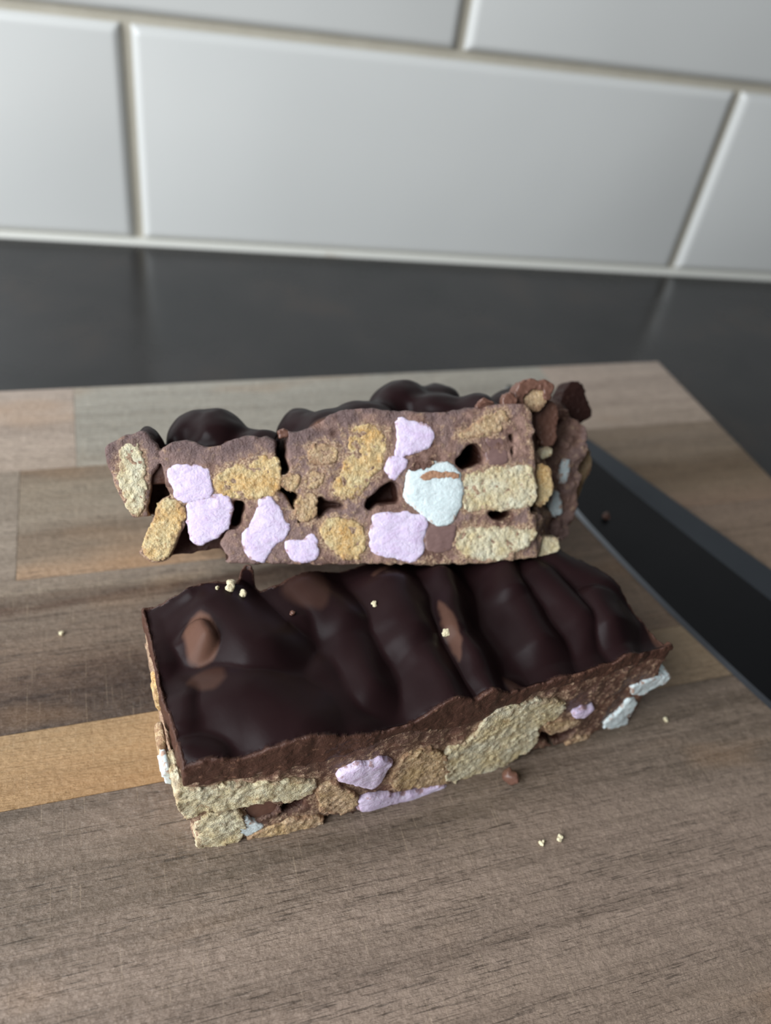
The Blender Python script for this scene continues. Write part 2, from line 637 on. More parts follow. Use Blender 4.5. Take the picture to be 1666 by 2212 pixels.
# ------------------------------------------------------------------ cutting board of glued planks
BT = 18.0                                                   # top of the board
BYAW = math.radians(7.077)
BC = np.array([195.9, 285.6])                               # back right corner
board = empty('cutting_board', (BC[0] / 1000, BC[1] / 1000, 0), Matrix.Rotation(BYAW, 3, 'Z'))
tag(board, 'large wooden cutting board of glued light and dark strips', 'cutting board')
def tone(streak, amt, *stops):
    k = (0.87, 0.877, 0.897)
    sc = lambda c: tuple(a * b for a, b in zip(c, k))
    return dict(stops=[(p, sc(c)) for p, c in stops], streak=sc(streak), amt=amt)


W_PINK = tone((150, 124, 104), 0.35, (0, (196, 176, 158)), (0.5, (190, 168, 148)), (1, (182, 160, 138)))
W_BEIGE = tone((146, 130, 110), 0.35, (0, (184, 176, 160)), (0.4, (174, 165, 148)), (0.7, (178, 168, 150)), (1, (166, 152, 132)))
W_GREY = tone((108, 86, 64), 0.6, (0, (138, 114, 90)), (0.18, (164, 146, 122)), (0.5, (170, 154, 132)), (0.66, (134, 112, 90)), (0.8, (156, 134, 110)), (0.93, (196, 158, 122)))
W_GREY2 = tone((112, 92, 72), 0.5, (0, (150, 132, 112)), (0.5, (164, 146, 126)), (1, (152, 132, 112)))
W_BROWN = tone((96, 74, 54), 0.7, (0, (156, 136, 116)), (0.35, (148, 128, 106)), (0.55, (116, 94, 70)), (0.8, (150, 126, 100)), (1, (168, 136, 112)))
W_WALNUT = tone((66, 46, 34), 0.7, (0, (160, 142, 122)), (0.12, (156, 138, 116)), (0.22, (96, 70, 52)), (0.34, (142, 122, 102)), (0.55, (128, 104, 84)), (0.66, (84, 60, 44)), (0.82, (66, 48, 37)), (1, (70, 56, 46)))
W_TAN = tone((104, 84, 64), 0.6, (0, (152, 127, 106)), (0.5, (144, 120, 98)), (1, (136, 112, 90)))
W_YELLOW = tone((178, 126, 72), 0.25, (0, (188, 152, 108)), (0.5, (186, 149, 104)), (1, (178, 138, 92)))
W_SAND = tone((132, 104, 72), 0.4, (0, (162, 138, 108)), (1, (152, 128, 100)))
W_OAK = tone((88, 72, 58), 0.45, (0, (112, 95, 78)), (0.10, (132, 113, 94)), (0.2, (124, 106, 88)), (0.32, (150, 129, 110)), (0.5, (162, 139, 120)), (0.7, (158, 135, 115)), (0.9, (172, 138, 108)), (1, (156, 132, 112)))
# (back edge v, front edge v, [(u0, u1, tones), ...]), u measured leftwards from the right edge
STRIPS = [
    (0.0, -45.6, [(-420, -242.7, W_PINK), (-242.7, -60, W_BEIGE), (-60, 0, W_PINK)]),
    (-45.6, -92.4, [(-420, -259.0, W_GREY2), (-259.0, -120, W_GREY), (-120, 0, W_BROWN)]),
    (-92.4, -140.6, [(-420, -150, W_WALNUT), (-150, 0, W_TAN)]),
    (-140.6, -159.4, [(-420, -150, W_YELLOW), (-150, 0, W_SAND)]),
    (-159.4, -262.0, [(-420, 0, W_OAK)]),
    (-262.0, -300.0, [(-420, 0, W_GREY2)]),
]


def plank_mesh(u0, u1, v0, v1, mat, edges):
    """edges: which sides lie on the outside of the board (left, right, back, front)"""
    r, jn = 1.8, 0.16
    a = [r if e else jn for e in edges]
    d = [r if e else 0.14 for e in edges]
    g = 0.03
    L, Rr, B, F = u0 + (0 if edges[0] else g), u1 - (0 if edges[1] else g), v0 - (0 if edges[2] else g), v1 + (0 if edges[3] else g)
    us = [L, L + a[0] * .35, L + a[0], Rr - a[1], Rr - a[1] * .35, Rr]
    vs_ = [F, F + a[3] * .35, F + a[3], B - a[2], B - a[2] * .35, B]
    zu = [-d[0], -d[0] * .3, 0, 0, -d[1] * .3, -d[1]]
    zv = [-d[3], -d[3] * .3, 0, 0, -d[2] * .3, -d[2]]
    v, f = [], []
    for i in range(6):
        for j in range(6):
            v.append((us[i], vs_[j], BT + min(zu[i], zv[j])))
    for i in range(5):
        for j in range(5):
            p = i * 6 + j
            f.append((p, p + 6, p + 7, p + 1))
    ring = [i * 6 for i in range(6)] + [30 + j for j in range(1, 6)] + [i * 6 + 5 for i in range(4, -1, -1)] + [j for j in range(4, 0, -1)]
    b = len(v)
    for p in ring: v.append((v[p][0], v[p][1], 0.3))
    m = len(ring)
    for i in range(m): f.append((ring[i], ring[(i + 1) % m], b + (i + 1) % m, b + i)[::-1])
    f.append(tuple(b + i for i in range(m))[::-1])
    return mesh_py('plank', np.array(v) / 1000, f, mat)


k = 0
for si, (v0, v1, segs) in enumerate(STRIPS):
    for (u0, u1, tn) in segs:
        k += 1
        m = mat_wood('wood_%d' % k, tn['stops'], v0, v1, k * 2.3, tn['streak'], tn['amt'], 0.25 if tn is W_YELLOW else 0.6)
        link(bpy.data.objects.new('plank', plank_mesh(u0, u1, v0, v1, m, (u0 == -420, u1 == 0, si == 0, si == len(STRIPS) - 1))), board)


# ------------------------------------------------------------------ pieces cut into the bars
def piece(name, parent, fr, poly, mat, v0=0.0, depth=9.0, h=0.32, rnd=0.5, rough=0.18, rscale=0.9, proud=0.15, seed=0, big=0.0, vfun=None, dome=0.0):
    """poly: outline in the bar's (u, w); a lump from the cut face inwards with its own worn surface"""
    poly = np.asarray(poly, float)
    lo, hi = poly.min(0), poly.max(0)
    c = poly.mean(0)
    vf = v0 if vfun is None else vfun(c[0]) + v0
    org, ax = grid((lo[0] - .6, vf - 1.2 - dome, lo[1] - .6), (hi[0] + .6, vf + depth, hi[1] + .6), h)
    U, Wd = np.meshgrid(ax[0], ax[2], indexing='ij')
    wob = 0.32 * fbm(U, Wd, 0 * U, 2.2, 4, seed + 5, 0.7)
    d2 = poly_sdf(U, Wd, poly) + wob - 0.3
    front = vf - proud - dome * np.clip(-d2 / 3.0, 0, 1) ** 0.6
    if vfun is not None:
        front = front + (vfun(U) - vfun(c[0]))
    d2 = d2[:, None, :]
    V = ax[1][None, :, None]
    f = smax(d2, smax(front[:, None, :] - V, V - (vf + depth), 0.3), rnd).astype(np.float32)
    if rough or big:
        near(f, ax, 1.6, lambda x, y, z: rough * fbm(x, y, z, rscale, 3, seed, 0.65) + big * vnoise(x / 3.1, y / 3.1, z / 3.1, seed + 9))
    v, q = surface_nets(seal(f), org, h)
    rim = np.clip(1 + poly_sdf(v[:, 0].astype(np.float32), v[:, 2].astype(np.float32), poly) / 1.1, 0, 1)
    me = mesh_np(name, v / 1000, q, mat, True, {'rim': rim})
    o = bpy.data.objects.new(name, me)
    link(o, parent)
    return o


def bar_frame_empty(name, fr):
    rot = Matrix([list(r) for r in fr.r])
    return empty(name, tuple(fr.o / 1000), rot)


def densify(poly, n=2):
    """Chaikin rounding of a traced outline"""
    p = np.asarray(poly, float)
    for _ in range(n):
        a, b = p, np.roll(p, -1, 0)
        p = np.stack([0.8 * a + 0.2 * b, 0.2 * a + 0.8 * b], 1).reshape(-1, 2)
    return p


# ------------------------------------------------------------------ lower bar
FL = Frame((-5.0, 83.2, BT), rz(math.radians(11.47)))
LV = lambda u: np.interp(u, [-5, 0, 18, 36, 70, 95, 114, 125], [0, 0, -2.0, -3.0, -1.7, -0.8, 0, 0.5])
LTOP = 31.0
lower = bar_frame_empty('rocky_road_bar', FL)
tag(lower, 'rocky road bar lying flat in front, glossy dark chocolate top facing up', 'chocolate bar', 'rocky road bars')


def lp(pts):
    out = []
    for x, y in pts:
        v = -1.5
        for _ in range(4):
            p = FL.on_v(x, y, v)
            v = float(LV(p[0]))
        out.append((p[0], p[2]))
    return np.array(out)


def lw(x, y, w=33.0):
    p = FL.on_w(x, y, w)
    return p[0], p[1]


L_PLAN = [(0.2, 0)] + [(u, float(LV(u))) for u in (8, 18, 27, 36, 53, 70, 95, 107)] + [(113.5, 0), (112, 9), (108.8, 20), (101.5, 34.5), (94, 42.5), (60, 44), (40, 42), (34, 40.3), (29, 38.4), (25, 38.6), (24, 41.8), (22.8, 43.3), (21, 42.3), (19.5, 39.3), (14, 40.8), (9, 40.8), (3.4, 40.3), (-0.8, 41), (-0.8, 20)]
L_SIL = [(380, 1640), (488, 1600), (700, 1560), (900, 1500), (1052, 1480), (1160, 1440), (1325, 1420), (1420, 1370), (1472, 1340),
         (1468, 1420), (1455, 1470), (1405, 1512), (1382, 1562), (1333, 1590), (1295, 1585), (1262, 1600), (1215, 1622), (1190, 1606),
         (1155, 1640), (1120, 1655), (1050, 1672), (972, 1690), (962, 1722), (850, 1732), (775, 1754), (750, 1766), (700, 1768),
         (690, 1788), (640, 1812), (565, 1855), (540, 1864), (528, 1826), (490, 1836), (446, 1860), (428, 1838), (422, 1786),
         (388, 1772), (370, 1738), (372, 1700)]
L_HOLES = [([(613, 1741), (661, 1726), (657, 1749), (623, 1764), (602, 1766)], 9),
           ([(1088, 1640), (1126, 1618), (1150, 1629), (1128, 1648), (1098, 1653)], 7),
           ([(1160, 1595), (1212, 1578), (1251, 1573), (1238, 1591), (1195, 1612)], 5),
           ([(530, 1752), (560, 1735), (605, 1735), (600, 1760), (545, 1782)], 3.0)]
L_BISC = [
    ([(380, 1703), (426, 1705), (510, 1694), (594, 1688), (674, 1684), (680, 1707), (636, 1724), (590, 1726), (552, 1732), (518, 1743), (439, 1750), (401, 1766), (384, 1735)], M_BISC),
    ([(426, 1766), (468, 1752), (523, 1753), (529, 1778), (520, 1812), (481, 1835), (446, 1856), (430, 1824)], M_BISC),
    ([(531, 1812), (573, 1787), (636, 1768), (695, 1762), (695, 1782), (653, 1802), (619, 1827), (573, 1848), (544, 1860), (531, 1846)], M_BISC_C),
    ([(858, 1655), (879, 1629), (923, 1614), (958, 1624), (966, 1660), (966, 1690), (910, 1696), (866, 1703), (843, 1690)], M_BISC_C),
    ([(958, 1624), (1022, 1595), (1057, 1539), (1147, 1513), (1218, 1511), (1212, 1547), (1165, 1566), (1156, 1608), (1117, 1634), (1074, 1660), (1022, 1677), (970, 1688), (962, 1650)], M_BISC),
    ([(680, 1702), (722, 1688), (735, 1702), (770, 1712), (768, 1745), (724, 1757), (690, 1742)], M_BISC_C),
    ([(1172, 1562), (1215, 1552), (1254, 1550), (1232, 1574), (1184, 1588)], M_BISC_C),
    ([(1210, 1616), (1245, 1592), (1283, 1590), (1278, 1604), (1250, 1612)], M_BISC_C),
]
L_PINKS = [
    [(731, 1670), (762, 1650), (800, 1648), (821, 1636), (846, 1640), (835, 1665), (820, 1688), (796, 1701), (766, 1692), (737, 1688)],
    [(773, 1724), (825, 1713), (888, 1711), (964, 1688), (958, 1717), (905, 1726), (846, 1730), (804, 1743), (773, 1751)],
    [(1236, 1536), (1262, 1526), (1284, 1524), (1262, 1544), (1240, 1550)],
]
L_WHITES = [
    [(508, 1791), (525, 1768), (545, 1780), (571, 1785), (540, 1808)],
    [(1366, 1484), (1388, 1475), (1420, 1464), (1446, 1458), (1446, 1467), (1418, 1486), (1388, 1499), (1368, 1499)],
    [(1307, 1560), (1337, 1541), (1356, 1512), (1374, 1510), (1368, 1540), (1351, 1566), (1331, 1577), (1309, 1575)],
]

# lumps of the coating: (x, y) pixels of the ridge ends -> plan points, radius, height
RIDGES = [((415, 1290), (505, 1285), 6.5, 4.6), ((405, 1290), (440, 1320), 8.0, 3.4), ((470, 1310), (560, 1400), 11.0, 5.2), ((345, 1330), (355, 1420), 5.0, 1.2),
          ((522, 1250), (540, 1250), 2.6, 5.6), ((430, 1372), (442, 1388), 4.6, 5.4), ((600, 1270), (640, 1330), 8, 3.0),
          ((545, 1500), (640, 1560), 13.0, 4.2), ((405, 1500), (410, 1545), 6.0, 2.4), ((420, 1605), (455, 1622), 6.0, 2.4),
          ((660, 1270), (740, 1330), 9.0, 4.2), ((740, 1340), (800, 1470), 7.5, 3.2), ((700, 1450), (760, 1560), 8.0, 2.0),
          ((845, 1270), (880, 1360), 9.0, 5.2), ((880, 1360), (985, 1525), 7.0, 4.0), ((955, 1250), (985, 1360), 6.0, 4.6), ((985, 1360), (1070, 1500), 5.6, 4.2),
          ((1085, 1210), (1110, 1270), 6.0, 4.4), ((1110, 1270), (1215, 1440), 6.5, 3.6), ((1170, 1240), (1250, 1330), 8.0, 4.4), ((1250, 1330), (1300, 1440), 6.0, 3.2),
          ((1290, 1290), (1375, 1450), 6.6, 4.6), ((1190, 1205), (1290, 1260), 8.0, 4.0), ((1405, 1420), (1440, 1402), 5.0, 2.4), ((1110, 1475), (1125, 1480), 4.5, 2.2)]
RIDGES_P = []
for a, b, r, hh in RIDGES:
    RIDGES_P.append((np.array(lw(*a)), np.array(lw(*b)), r, hh))


def lower_top(u, v):
    h = np.zeros_like(u) - 2.6 - 1.8 * np.clip((u - 55) / 15, 0, 1) * np.clip((11 - v) / 5, 0, 1) * np.clip((108 - u) / 8, 0, 1)
    wu = u + 0.9 * fbm(u, v, 0 * u, 9, 2, 61); wv = v + 0.9 * fbm(u, v, 0 * u, 9, 2, 62)
    for a, b, r, hh in RIDGES_P:
        e = b - a
        t = np.clip(((wu - a[0]) * e[0] + (wv - a[1]) * e[1]) / (e @ e + 1e-6), 0, 1)
        d = np.hypot(wu - a[0] - e[0] * t, wv - a[1] - e[1] * t) / r
        bump = (hh * 1.4 + 1.0) * np.exp(-0.95 * d * d) * (1 - 0.35 * np.clip((u - 60) / 15, 0, 1) * np.clip((8 - v) / 5, 0, 1)) - 2.6 - 0.8 * np.clip((u - 55) / 15, 0, 1) * np.clip((9 - v) / 5, 0, 1)
        h = smax(h, bump, 0.8)
    return LTOP + h + 0.35 * fbm(u, v, 0 * u, 12, 2, 63)


HV = 0.45
T_BASE = 25.5


def t_base(u):                                             # underside of the coating at the front cut
    return np.interp(u, [0, 4, 20, 33, 36, 45, 55, 68, 76, 92, 108, 114], [24.6, 24.4, 24.6, 25.6, 27, 27.5, 23.5, 24, 27.5, 27.3, 26.5, 25])


def build_lower():
    plan = np.array(L_PLAN)
    # coating
    org, ax = grid((-2.5, -4.8, 22), (116, 46, 39), 0.40)
    U, V = np.meshgrid(ax[0], ax[1], indexing='ij')
    d2 = poly_sdf(U, V, plan) + 0.25 * fbm(U, V, 0 * U, 4.0, 3, 71) + 0.9 * np.clip(fbm(U, V, 0 * U, 6, 2, 72) - .1, 0, 1) * (U > 100)
    top = lower_top(U, V)
    rimz = np.clip(1 + d2 / 1.6, 0, 1) * np.clip(d2 * -1 + 1, 0, 1)
    top = np.where((V < 2) | (U < 2.5), smax(top, LTOP - 0.1 + 0.25 * fbm(U, V, 0 * U, 2.5, 2, 75) + 0 * U - 4 * np.clip(-d2 / 2.2 - .25, 0, 9), 0.5), top)
    bs = t_base(U) + 0.7 * fbm(U, V, 0 * U, 5, 2, 73)
    Wz = ax[2][None, None, :]
    ft = ((Wz - top[:, :, None]) * 0.85).astype(np.float32)
    fs = smax(d2[:, :, None], (bs[:, :, None] - Wz), 0.5).astype(np.float32)
    f = smax(ft, fs, 0.35).astype(np.float32)
    rgh = np.clip((d2 + 1.2) * 2, 0, 1)[:, :, None]
    m = np.argwhere((np.abs(f) < 1.4) & (rgh > 0.02))
    i, j, k_ = m.T
    x, y, z = ax[0][i], ax[1][j], ax[2][k_]
    f[i, j, k_] += rgh[i, j, 0] * (0.18 * fbm(x, y, z, 1.3, 3, 74) + 0.10 * vnoise(x / .5, y / .5, z / 2.5, 76))
    v, q = surface_nets(seal(f), org, 0.40)
    vx, vy, vz = v.T.astype(np.float32)
    pd = poly_sdf(vx, vy, plan)
    tp = lower_top(vx, vy)
    jit = 0.25 * fbm(vx, vy, vz, 1.2, 2, 77)
    cut = np.clip((pd + 0.75 + jit) / 0.35, 0, 1)
    cut = np.maximum(cut, np.clip((tp - vz - 1.6) / 0.4, 0, 1) * (vz < tp - 1.5))
    patch = np.zeros_like(vx)
    for poly, soft, wt in L_PATCH:
        pp = densify([lw(*p) for p in poly], 2)
        patch = np.maximum(patch, 0.62 * wt * np.clip(-poly_sdf(vx + .4 * fbm(vx, vy, vz, 3, 2, 78), vy, pp) / soft + 0.3, 0, 1))
    me = mesh_np('chocolate_topping', v / 1000, q, M_COAT, True, {'cut': cut, 'patch': patch})
    o = link(bpy.data.objects.new('chocolate_topping', me), lower)
    o['label'] = 'glossy lumpy dark chocolate layer'
    # filling
    sil = densify(lp(L_SIL), 1)
    org, ax = grid((-3, -5, 0), (116, 46, 27.5), HV)
    U, Wd = np.meshgrid(ax[0], ax[2], indexing='ij')
    ds = poly_sdf(U, Wd, sil) + 0.3 * fbm(U, Wd, 0 * U, 2.5, 3, 81)
    U2, V2 = np.meshgrid(ax[0], ax[1], indexing='ij')
    dp = poly_sdf(U2, V2, plan) + 0.35 * fbm(U2, V2, 0 * U2, 3.5, 2, 82)
    under = 5.0 * np.clip((14 - Wd) / 14, 0, 1)
    V3 = ax[1][None, :, None]
    core = np.maximum(dp[:, :, None] + 4.5, -(ax[2][None, None, :] - 0.2))
    f = np.maximum(dp[:, :, None] + 0.35 * (1 - 0), ds[:, None, :])
    f = smin(f, core, 1.0)
    f = np.maximum(f, ax[2][None, None, :] - (t_base(U2) + 0.9)[:, :, None])
    f = np.maximum(f, 0.25 - ax[2][None, None, :]).astype(np.float32)
    inner = []
    for poly, dep in L_HOLES:
        hp = densify(lp(poly), 1)
        dh = poly_sdf(U, Wd, hp) + 0.25 * fbm(U, Wd, 0 * U, 1.5, 2, 83)
        fh = np.maximum(dh[:, None, :], V3 - (LV(U) + dep)[:, None, :])
        f = smax(f, -fh, 0.4).astype(np.float32)
        inner.append((hp, dep))
    near(f, ax, 1.8, lambda x, y, z: 0.30 * fbm(x, y, z, 1.5, 3, 84, 0.65) + 0.25 * vnoise(x / 3, y / 3, z / 3, 85))
    v, q = surface_nets(seal(f), org, HV)
    vx, vy, vz = v.T.astype(np.float32)
    cr = np.zeros_like(vx)
    for poly, _ in L_BISC:
        cr = np.maximum(cr, np.clip(1 - poly_sdf(vx, vz, lp(poly)) / 2.5, 0, 1))
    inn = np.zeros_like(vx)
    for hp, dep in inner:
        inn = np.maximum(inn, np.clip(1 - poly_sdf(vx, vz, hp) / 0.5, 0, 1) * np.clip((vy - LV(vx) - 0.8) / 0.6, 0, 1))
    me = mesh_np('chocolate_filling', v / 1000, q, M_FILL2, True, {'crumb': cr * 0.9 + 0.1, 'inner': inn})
    link(bpy.data.objects.new('chocolate_filling', me), lower)


L_PATCH = [([(395, 1375), (405, 1345), (430, 1332), (455, 1345), (478, 1400), (470, 1422), (430, 1434), (405, 1420)], 1.0, 1.0),
           ([(392, 1468), (425, 1440), (480, 1436), (490, 1470), (465, 1495), (430, 1490)], 1.2, 0.35),
           ([(600, 1275), (640, 1235), (690, 1225), (720, 1270), (705, 1330), (660, 1318), (625, 1305)], 1.6, 0.27),
           ([(800, 1250), (830, 1210), (860, 1205), (830, 1240), (805, 1262)], 0.8, 0.5),
           ([(942, 1300), (960, 1320), (985, 1360), (997, 1400), (992, 1440), (965, 1395), (948, 1345)], 0.7, 0.75),
           ([(1084, 1435), (1130, 1462), (1150, 1480), (1110, 1500)], 1.0, 0.35),
           ([(1400, 1318), (1462, 1355), (1465, 1392), (1440, 1385), (1425, 1360)], 0.8, 0.8)]
build_lower()
for i, (poly, m) in enumerate(L_BISC):
    piece('biscuit_piece', lower, FL, densify(lp(poly), 1), m, 0.0, 10.0, 0.32, 0.35, 0.30, 1.1, 0.45, 100 + i, 0.22, LV)
for i, poly in enumerate(L_PINKS):
    o = piece('marshmallow_piece', lower, FL, densify(lp(poly), 1), M_PINK, 0.0, 7.0, 0.34, 0.9, 0.10, 1.4, 0.7, 130 + i, 0.15, LV, 0.5)
    o['label'] = 'pale pink cut marshmallow'
for i, poly in enumerate(L_WHITES):
    o = piece('marshmallow_piece', lower, FL, densify(lp(poly), 1), M_WHITE, 0.0, 6.0, 0.34, 0.4, 0.14, 1.2, 0.15, 140 + i, 0.15, LV, 0.15)
    o['label'] = 'white cut marshmallow'
o = piece('chocolate_chunk', lower, FL, densify(lp([(523, 1751), (560, 1734), (611, 1729), (612, 1741), (596, 1766), (552, 1783), (529, 1776)]), 1), M_MILK, 1.0, 6.0, 0.34, 0.9, 0.08, 1.2, 0.0, 150, 0.1, LV)
# bits along the left end, seen edge on
for i, (poly, m, v0, nm) in enumerate([([(336, 1490), (348, 1482), (353, 1530), (344, 1538)], M_BISC_G, 24, 'biscuit_piece'), ([(354, 1660), (366, 1656), (372, 1696), (360, 1692)], M_WHITE, 5, 'marshmallow_piece'), ([(345, 1612), (355, 1604), (362, 1646), (348, 1646)], M_BISC_C, 9, 'biscuit_piece')]):
    pp = np.array([FL.on_v(x, y, v0)[[0, 2]] for x, y in poly])
    piece(nm, lower, FL, densify(pp, 1), m, v0, 5.0, 0.34, 0.5, 0.10, 1.0, 0.0, 160 + i, 0.08)

# ------------------------------------------------------------------ upper bar, leaning back over the lower one
FU = Frame((-17.76, 128.25, 50.0), rz(math.radians(-1)) @ rx(math.radians(-38)) @ ry(math.radians(-3.0)))
upper = bar_frame_empty('rocky_road_bar', FU)
tag(upper, 'rocky road bar propped up behind, cut face of marshmallow and biscuit showing', 'chocolate bar', 'rocky road bars')
UD = 50.0


def up(pts, v=0.0):
    return np.array([FU.on_v(x, y, v)[[0, 2]] for x, y in pts])


U_COLUMN = [(223, 975), (227, 961), (250, 948), (291, 934), (308, 926), (326, 943), (340, 966), (346, 1008), (328, 1030), (325, 1069), (320, 1103),
            (324, 1116), (294, 1120), (277, 1098), (264, 1081), (244, 1035), (229, 997)]
U_MAIN = [(345, 985), (355, 966), (385, 952), (410, 950), (440, 963), (470, 966), (500, 950), (540, 940), (560, 946), (575, 940), (595, 946), (606, 962),
          (619, 932), (640, 933), (690, 915), (715, 895), (750, 884), (800, 880), (830, 887), (880, 889), (920, 891), (985, 888), (1010, 882), (1050, 880),
          (1080, 868), (1100, 860), (1120, 866), (1150, 880), (1155, 920), (1152, 960), (1156, 1005), (1156, 1050), (1160, 1090), (1158, 1130),
          (1164, 1152), (1150, 1178), (1118, 1192), (1106, 1213), (1060, 1217), (1000, 1218), (940, 1221), (870, 1220), (800, 1218), (740, 1221),
          (670, 1220), (600, 1218), (488, 1218), (500, 1206), (482, 1188), (474, 1172), (492, 1145), (500, 1125), (506, 1090), (470, 1090), (388, 1092),
          (368, 1068), (354, 1035)]
U_LOWLEFT = [(300, 1195), (312, 1175), (326, 1145), (336, 1110), (344, 1080), (368, 1074), (400, 1094), (402, 1125), (386, 1158), (374, 1192), (362, 1211), (334, 1215), (312, 1206)]
U_BACK = [(240, 985), (290, 950), (345, 975), (420, 965), (600, 965), (700, 935), (800, 905), (1000, 905), (1140, 900), (1150, 1000), (1150, 1130), (1095, 1200), (800, 1208), (520, 1205),
          (470, 1192), (420, 1204), (365, 1208), (330, 1190), (345, 1120), (300, 1112), (262, 1075)]
U_HOLES = [([(1009, 958), (1032, 956), (1048, 978), (1050, 1002), (1026, 1010), (999, 1017), (983, 998), (997, 978)], 22),
           ([(1047, 1106), (1090, 1101), (1112, 1108), (1102, 1124), (1069, 1128)], 10),
           ([(785, 1094), (814, 1056), (851, 1035), (864, 1047), (873, 1090), (824, 1091), (800, 1106)], 8),
           ([(599, 1059), (609, 1049), (650, 1065), (642, 1083), (638, 1112), (621, 1079)], 11),
           ([(597, 962), (606, 930), (622, 925), (619, 987), (629, 1018), (609, 1030), (599, 998)], 18),
           ([(500, 1080), (535, 1080), (531, 1109), (518, 1141), (490, 1150), (503, 1103)], 8),
           ([(688, 1068), (711, 1080), (740, 1083), (754, 1097), (713, 1106), (690, 1125), (681, 1106)], 4.5),
           ([(1099, 940), (1111, 936), (1114, 951), (1104, 957)], 6),
           ([(1104, 966), (1112, 964), (1110, 985), (1104, 982)], 5),
           ([(640, 1118), (652, 1122), (655, 1132), (643, 1136)], 6),
           ([(1146, 1088), (1180, 1080), (1184, 1108), (1150, 1114)], 6)]
U_BISC = [
    ([(262, 963), (296, 952), (309, 988), (314, 1035), (312, 1086), (302, 1114), (286, 1110), (274, 1086), (264, 1052), (259, 1008), (259, 977)], M_BISC),
    ([(345, 1082), (368, 1076), (397, 1096), (398, 1123), (382, 1156), (371, 1190), (361, 1208), (334, 1212), (316, 1200), (311, 1183), (324, 1150), (338, 1119)], M_BISC_G),
    ([(464, 1035), (471, 1022), (503, 1010), (536, 999), (563, 985), (597, 987), (604, 1015), (606, 1049), (593, 1070), (556, 1073), (513, 1078), (489, 1070), (469, 1062)], M_BISC_G),
    ([(754, 942), (764, 926), (805, 918), (825, 930), (834, 953), (833, 983), (823, 1008), (811, 1024), (791, 1044), (780, 1065), (764, 1077), (740, 1073), (719, 1061), (727, 1040), (740, 1014), (750, 983)], M_BISC_G),
    ([(668, 963), (715, 961), (731, 973), (727, 993), (711, 1004), (674, 1000), (666, 983)], M_BISC_C),
    ([(609, 1038), (627, 1022), (646, 1028), (646, 1053), (633, 1063), (613, 1053)], M_BISC_C),
    ([(656, 1044), (674, 1020), (701, 1024), (691, 1047), (670, 1057)], M_BISC_C),
    ([(642, 1085), (652, 1067), (674, 1065), (687, 1073), (684, 1106), (666, 1126), (650, 1126), (639, 1114)], M_BISC_C),
    ([(707, 1122), (744, 1120), (774, 1130), (791, 1155), (787, 1185), (768, 1208), (740, 1200), (711, 1181), (695, 1157), (693, 1136)], M_BISC_G),
    ([(1001, 1026), (1043, 1019), (1093, 1008), (1149, 1007), (1157, 1052), (1158, 1088), (1110, 1099), (1043, 1100), (1006, 1104), (1002, 1059)], M_BISC),
    ([(989, 1153), (1009, 1138), (1059, 1140), (1110, 1143), (1153, 1140), (1162, 1156), (1137, 1182), (1110, 1194), (1093, 1208), (1043, 1209), (1002, 1199), (989, 1177)], M_BISC),
    ([(989, 938), (1026, 918), (1053, 898), (1090, 886), (1097, 904), (1076, 935), (1036, 940), (1002, 951)], M_BISC_C),
]
U_PINK = [
    [(360, 1010), (388, 1005), (449, 1005), (457, 1042), (465, 1070), (432, 1080), (388, 1087), (375, 1070), (365, 1039)],
    [(402, 1096), (415, 1082), (449, 1076), (479, 1069), (496, 1074), (503, 1096), (497, 1123), (489, 1145), (469, 1165), (435, 1177), (418, 1168), (405, 1136)],
    [(563, 1076), (583, 1074), (597, 1089), (613, 1116), (628, 1139), (617, 1160), (597, 1176), (580, 1200), (573, 1216), (543, 1209), (528, 1189), (522, 1163), (539, 1129), (553, 1103)],
    [(615, 1173), (634, 1163), (654, 1168), (671, 1153), (681, 1160), (693, 1193), (684, 1207), (637, 1216), (624, 1205)],
    [(856, 903), (881, 908), (918, 916), (938, 931), (938, 948), (918, 972), (881, 982), (868, 989), (854, 984), (861, 948)],
    [(837, 988), (851, 985), (879, 993), (874, 1012), (858, 1033), (841, 1035), (829, 1015)],
    [(806, 1111), (848, 1109), (888, 1103), (926, 1123), (918, 1160), (915, 1190), (895, 1215), (851, 1204), (807, 1193), (797, 1177), (804, 1143)],
]
U_WHITE = [[(877, 1022), (895, 1003), (942, 998), (972, 1004), (990, 1022), (1000, 1052), (997, 1103), (982, 1113), (975, 1130), (948, 1137), (922, 1121), (895, 1093), (873, 1082)]]
U_CHUNK = [[(1045, 948), (1086, 941), (1097, 972), (1097, 998), (1059, 1006), (1050, 990)],
           [(924, 1132), (989, 1130), (985, 1153), (977, 1192), (928, 1194), (918, 1166)]]


def lower_world_top(x, y):
    """height of the lower bar's top above a world point, or far below outside it (mm)"""
    p = (FL.r.T @ np.stack([x - FL.o[0], y - FL.o[1], 0 * x]))
    return p[0], p[1]


def rest_on_lower(f, ax):
    """press the upper bar's underside into the shape of what carries it"""
    m = np.argwhere(f < 1.5)
    i, j, k_ = m.T
    P = FU.r @ np.stack([ax[0][i], ax[1][j], ax[2][k_]]).astype(np.float64) + FU.o[:, None]
    lu, lv = lower_world_top(P[0], P[1])
    lu = lu.astype(np.float32); lv = lv.astype(np.float32)
    pd = poly_sdf(lu, lv, np.array(L_PLAN))
    tp = lower_top(lu, lv) + BT
    sd = np.maximum(pd - 0.5, P[2] - tp - 0.15)
    g = np.maximum(-sd, BT + 0.3 - P[2]).astype(np.float32)
    f[i, j, k_] = np.maximum(f[i, j, k_], g)
    return f


END_K = 0.60


